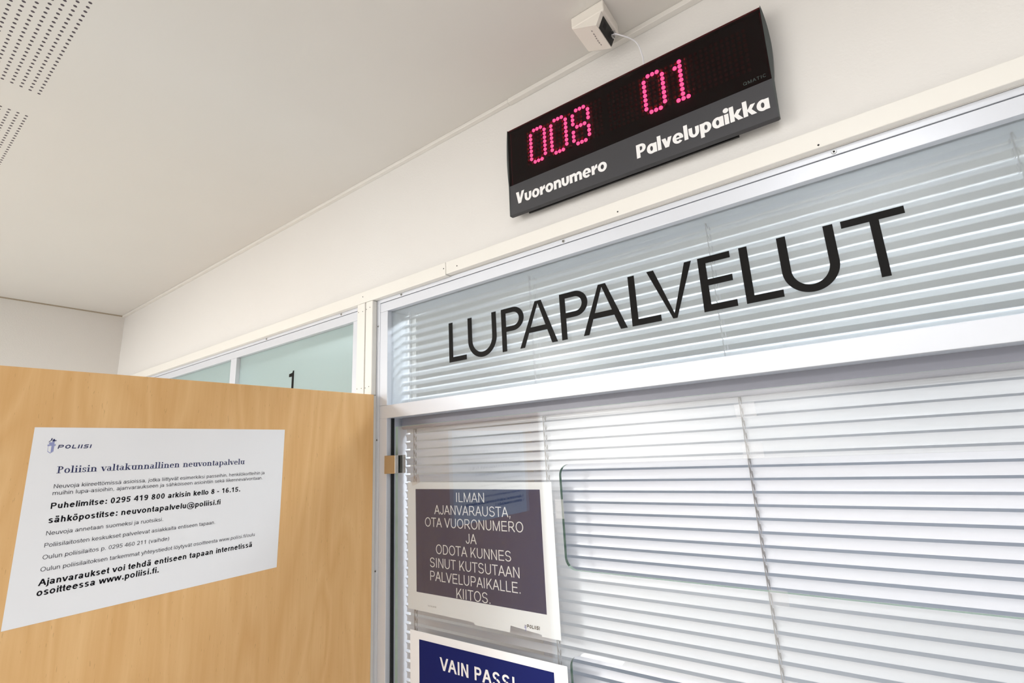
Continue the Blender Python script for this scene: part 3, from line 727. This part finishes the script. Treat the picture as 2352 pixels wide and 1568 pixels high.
# LEDs: 5 x 9 dots per digit
PX, PZ = .00663, .00722
DIG = {'0': [(0, r) for r in range(1, 8)] + [(4, r) for r in range(1, 8)] + [(c_, r) for r in (0, 8) for c_ in (1, 2, 3)],
       '8': [(c_, r) for r in (0, 4, 8) for c_ in (1, 2, 3)] + [(c_, r) for c_ in (0, 4) for r in (1, 2, 3, 5, 6, 7)],
       '1': [(2, r) for r in range(9)] + [(1, 1), (1, 8), (3, 8)]}
DOME = []
_b = nb(); bmesh.ops.create_uvsphere(_b, u_segments=14, v_segments=8, radius=1.0); _b.verts.index_update()
DV = [v.co.copy() for v in _b.verts]; DF = [[v.index for v in f.verts] for f in _b.faces]; _b.free()
def dome(bmh, x, z, r=.0029):
    vs = [bmh.verts.new((x + v.x * r, -.0157 + v.y * .0028, z + v.z * r)) for v in DV]
    for f in DF: bmh.faces.new([vs[i] for i in f])
def zl(x, z): return z - .4505 + math.tan(math.radians(1.0)) * (x + .2155)
lit = set(); first = None; base_led = None
starts = [('0', -.3687, .5152), ('0', -.3293, .5146), ('8', -.2901, .5135), ('0', -.1743, .5110), ('1', -.1366, .5098)]
GX = {}
for d, x0, z0 in starts:
    for c_, r_ in DIG[d]:
        x = x0 + c_ * PX + .2155; z = zl(x0 + c_ * PX, z0 - r_ * PZ + (2 - c_) * 0.0001)
        if base_led is None:
            b = nb(); dome(b, 0, 0); base_led = obj('led', b, M['led'], sg, smooth=True); base_led.location = (x, 0, z)
        else:
            o = base_led.copy(); COL.objects.link(o); o.parent = sg; o.location = (x, 0, z)
        lit.add((round(x / PX * 2), round(z / PZ * 2)))
bm = nb()
for gx0, ncol in ((-.3687 - PX, 21), (-.2350 + PX * 1.0, 7), (-.1743 - PX, 22)):
    for c_ in range(ncol):
        for r_ in range(9):
            x = gx0 + c_ * PX + .2155; z = zl(gx0 + c_ * PX, .5148 - (gx0 + c_ * PX + .3687) * .02 - r_ * PZ)
            if not any((round(x / PX * 2) + i, round(z / PZ * 2) + j) in lit for i in (-1, 0, 1) for j in (-1, 0, 1)): dome(bm, x, z, .0025)
o = obj('unlit_led_grid', bm, M['ledoff'], sg, smooth=True); o['kind'] = 'stuff'
# heavy rounded sans for the fascia (x-height 1, capitals 1.45)
def heavy(ch):
    S = .40; h = .28
    o_ = lambda cx, w: arc(cx, .5, w, .54, 0, 360, S, 26, h)
    if ch == 'V': return [[(0, 1.45), (.48, 1.45), (.78, 0), (.36, 0)]] + [[(1.42, 1.45), (.98, 1.45), (.40, 0), (.82, 0)]], 1.36
    if ch == 'v': return [[(0, 1.0), (.45, 1.0), (.74, 0), (.34, 0)]] + [[(1.16, 1.0), (.73, 1.0), (.38, 0), (.76, 0)]], 1.12
    if ch == 'o': return o_(.62, .62), 1.24
    if ch == 'u': return rect(0, .5, S, 1) + rect(.72, .5, .72 + S, 1) + arc(.56, .5, .56, .54, 180, 360, S, 18, h), 1.12
    if ch == 'n': return rect(0, 0, S, 1) + rect(.72, 0, .72 + S, .55) + arc(.62, .52, .50, .52, 0, 150, S * .95, 14, .32), 1.12
    if ch == 'm': return rect(0, 0, S, 1) + rect(.70, 0, .70 + S, .6) + rect(1.40, 0, 1.40 + S, .6) + arc(.62, .54, .48, .50, 0, 150, S * .95, 12, .30) + arc(1.32, .54, .48, .50, 0, 150, S * .95, 12, .30), 1.80
    if ch == 'r': return rect(0, 0, S, 1) + [[(.34, .60), (.50, .92), (.66, 1.03), (.82, 1.05), (.82, .62), (.62, .60), (.46, .46), (.36, .40)]], .78
    if ch == 'e': return arc(.60, .5, .60, .54, 0, 318, S, 24, .25) + rect(.30, .40, 1.18, .58), 1.20
    if ch == 'P': return rect(0, 0, .44, 1.45) + rect(.2, 1.17, .62, 1.45) + rect(.2, .50, .62, .76) + arc(.60, .975, .56, .475, -90, 90, .42, 16, .27), 1.16
    if ch == 'a': return arc(.56, .5, .56, .54, 0, 360, S, 24, h) + rect(.78, 0, .78 + S, 1), 1.18
    if ch == 'l': return rect(0, 0, .43, 1.5), .43
    if ch == 'i': return rect(0, 0, .43, 1) + ell(.215, 1.36, .28, .24), .45
    if ch == 'p': return rect(0, -.40, S, 1) + arc(.62, .5, .56, .54, 0, 360, S, 24, h), 1.18
    if ch == 'k': return rect(0, 0, .43, 1.5) + [[(.36, .52), (.76, 1.0), (1.22, 1.0), (.82, .52)]] + [[(.36, .54), (.82, .54), (1.26, 0), (.76, 0)]], 1.20
    return [], .4
FW = .0142
put_s = lambda nm, polys, mat, off: obj(nm, flat_mesh(polys, (0, FY, 0), U1, V1, off), mat, sg)
put_s('lettering', compose('Vuoronumero', heavy, -.3982 + .2155, -.2375 + .2155, -.0615, FW, .09), M['whiteink'], .0004)
put_s('lettering', compose('Palvelupaikka', heavy, -.1925 + .2155, -.0262 + .2155, -.0628, FW, .09), M['whiteink'], .0004)
put_s('brand_text', line('QMATIC', -.0505 + .2155, -.0250 + .2155, -.0200, .2, .15, cap=.0045), M['capgrey'], .0003)

# ------------------------------------------------------------------ network outlet under the ceiling and its cable
OX0, OX1, OY0, OY1 = -.2458, -.1950, -.0835, -.0315
OZ = .5890
no = thing('network_outlet', 'ivory angled network outlet box under the ceiling above the display', 'socket', ((OX0 + OX1) / 2, (OY0 + OY1) / 2, CZ + CE))
lo = -Vector(no.location)
bm = nb(); zbox(bm, OX0, OX1, OY0, OY1, OZ, CE); bmesh.ops.translate(bm, verts=bm.verts, vec=lo); obj('base_box', bm, M['beige'], no, bevel=.0018)
rx, rz = -.2085, .5720          # ridge of the wedge
def wedge(bmh, pts):
    a = [bmh.verts.new((x + lo.x, OY0 + .0006 + lo.y, z + CZ + lo.z)) for x, z in pts]; b_ = [bmh.verts.new((x + lo.x, OY1 - .0006 + lo.y, z + CZ + lo.z)) for x, z in pts]
    bmh.faces.new(a); bmh.faces.new(b_[::-1])
    for i in range(len(pts)): bmh.faces.new((a[i], a[(i + 1) % len(pts)], b_[(i + 1) % len(pts)], b_[i]))
bm = nb(); wedge(bm, [(OX0 + .001, OZ + .0005), (OX0 + .0015, OZ - .001), (rx, rz), (OX1 - .0045, OZ), (OX1 - .0045, OZ + .0005)]); obj('angled_face', bm, M['beige'], no, bevel=.0008)
# black opening on the short slope
d = Vector((OX1 - .0045 - rx, 0, OZ - rz)); n = Vector((d.z, 0, -d.x)).normalized(); L = d.length; d.normalize()
def on_slope(s, y, h): return Vector((rx, 0, rz + CZ)) + d * s + Vector((0, y, 0)) + n * h + lo
bm = nb()
q = [on_slope(.0012, OY0 + .008, .0008), on_slope(L - .0012, OY0 + .008, .0008), on_slope(L - .0012, OY1 - .003, .0008), on_slope(.0012, OY1 - .003, .0008)]
q2 = [p_ - n * .004 for p_ in q]
A = [bm.verts.new(p_) for p_ in q]; Bv = [bm.verts.new(p_) for p_ in q2]
bm.faces.new(A); bm.faces.new(Bv[::-1])
for i in range(4): bm.faces.new((A[i], A[(i + 1) % 4], Bv[(i + 1) % 4], Bv[i]))
obj('socket_opening', bm, M['socket'], no)
bm = nb()
q = [on_slope(L * .35, OY0 + .014, .0011), on_slope(L * .75, OY0 + .014, .0011), on_slope(L * .75, OY0 + .022, .0011), on_slope(L * .35, OY0 + .022, .0011)]
bm.faces.new([bm.verts.new(p_) for p_ in q]); obj('jack', bm, M['hole'], no)
# small marks printed on the long slope
e = Vector((OX0 + .0015 - rx, 0, OZ - .001 - rz)); EL = e.length; e.normalize(); en = Vector((-e.z, 0, e.x)).normalized()
if en.z > 0: en = -en
bm = nb()
for k, y in enumerate((.010, .0165, .021, .026, .031, .0355, .040)):
    s = EL * .30 + (.0008 if k in (3, 4, 5) else 0); wdt = .0012
    c0 = Vector((rx, OY0 + y, rz + CZ)) + e * s + en * .0006 + lo
    bm.faces.new([bm.verts.new(c0 + e * a_ + Vector((0, b_, 0))) for a_, b_ in ((-.0006, -wdt), (.0006, -wdt), (.0006, wdt), (-.0006, wdt))])
obj('printed_marks', bm, M['mark'], no)
# cable with its clear plug
cb = thing('network_cable', 'thin white cable with clear plug running from ceiling outlet to display top', 'cable', (-.13, -.02, CZ + .53))
lc = -Vector(cb.location)
plug0 = Vector((rx, 0, rz + CZ)) + d * (L * .5) + Vector((0, OY0 + .036, 0)) + n * .001
bm = nb()
for k, (r0, r1) in enumerate(((.0052, .0045),)):
    res = bmesh.ops.create_cube(bm, size=1.0)
    rot = n.to_track_quat('Z', 'Y').to_matrix().to_4x4()
    bmesh.ops.transform(bm, verts=res['verts'], matrix=Matrix.Translation(plug0 + n * .004 + lc) @ rot @ Matrix.Diagonal((.0085, .0075, .010, 1)))
obj('plug', bm, M['plug'], cb, bevel=.001)
end = Vector((-.1712, -.0120, CZ + .5290))
p1 = plug0 + n * .003; p2 = plug0 + n * .013
bm = nb(); tube(bm, [p_ + lc for p_ in spline([p1, p2, Vector((-.1735, -.030, CZ + .5640)), Vector((-.1700, -.016, CZ + .5470)), end], 14)], .0009, 8); obj('lead', bm, M['cable'], cb, smooth=True)
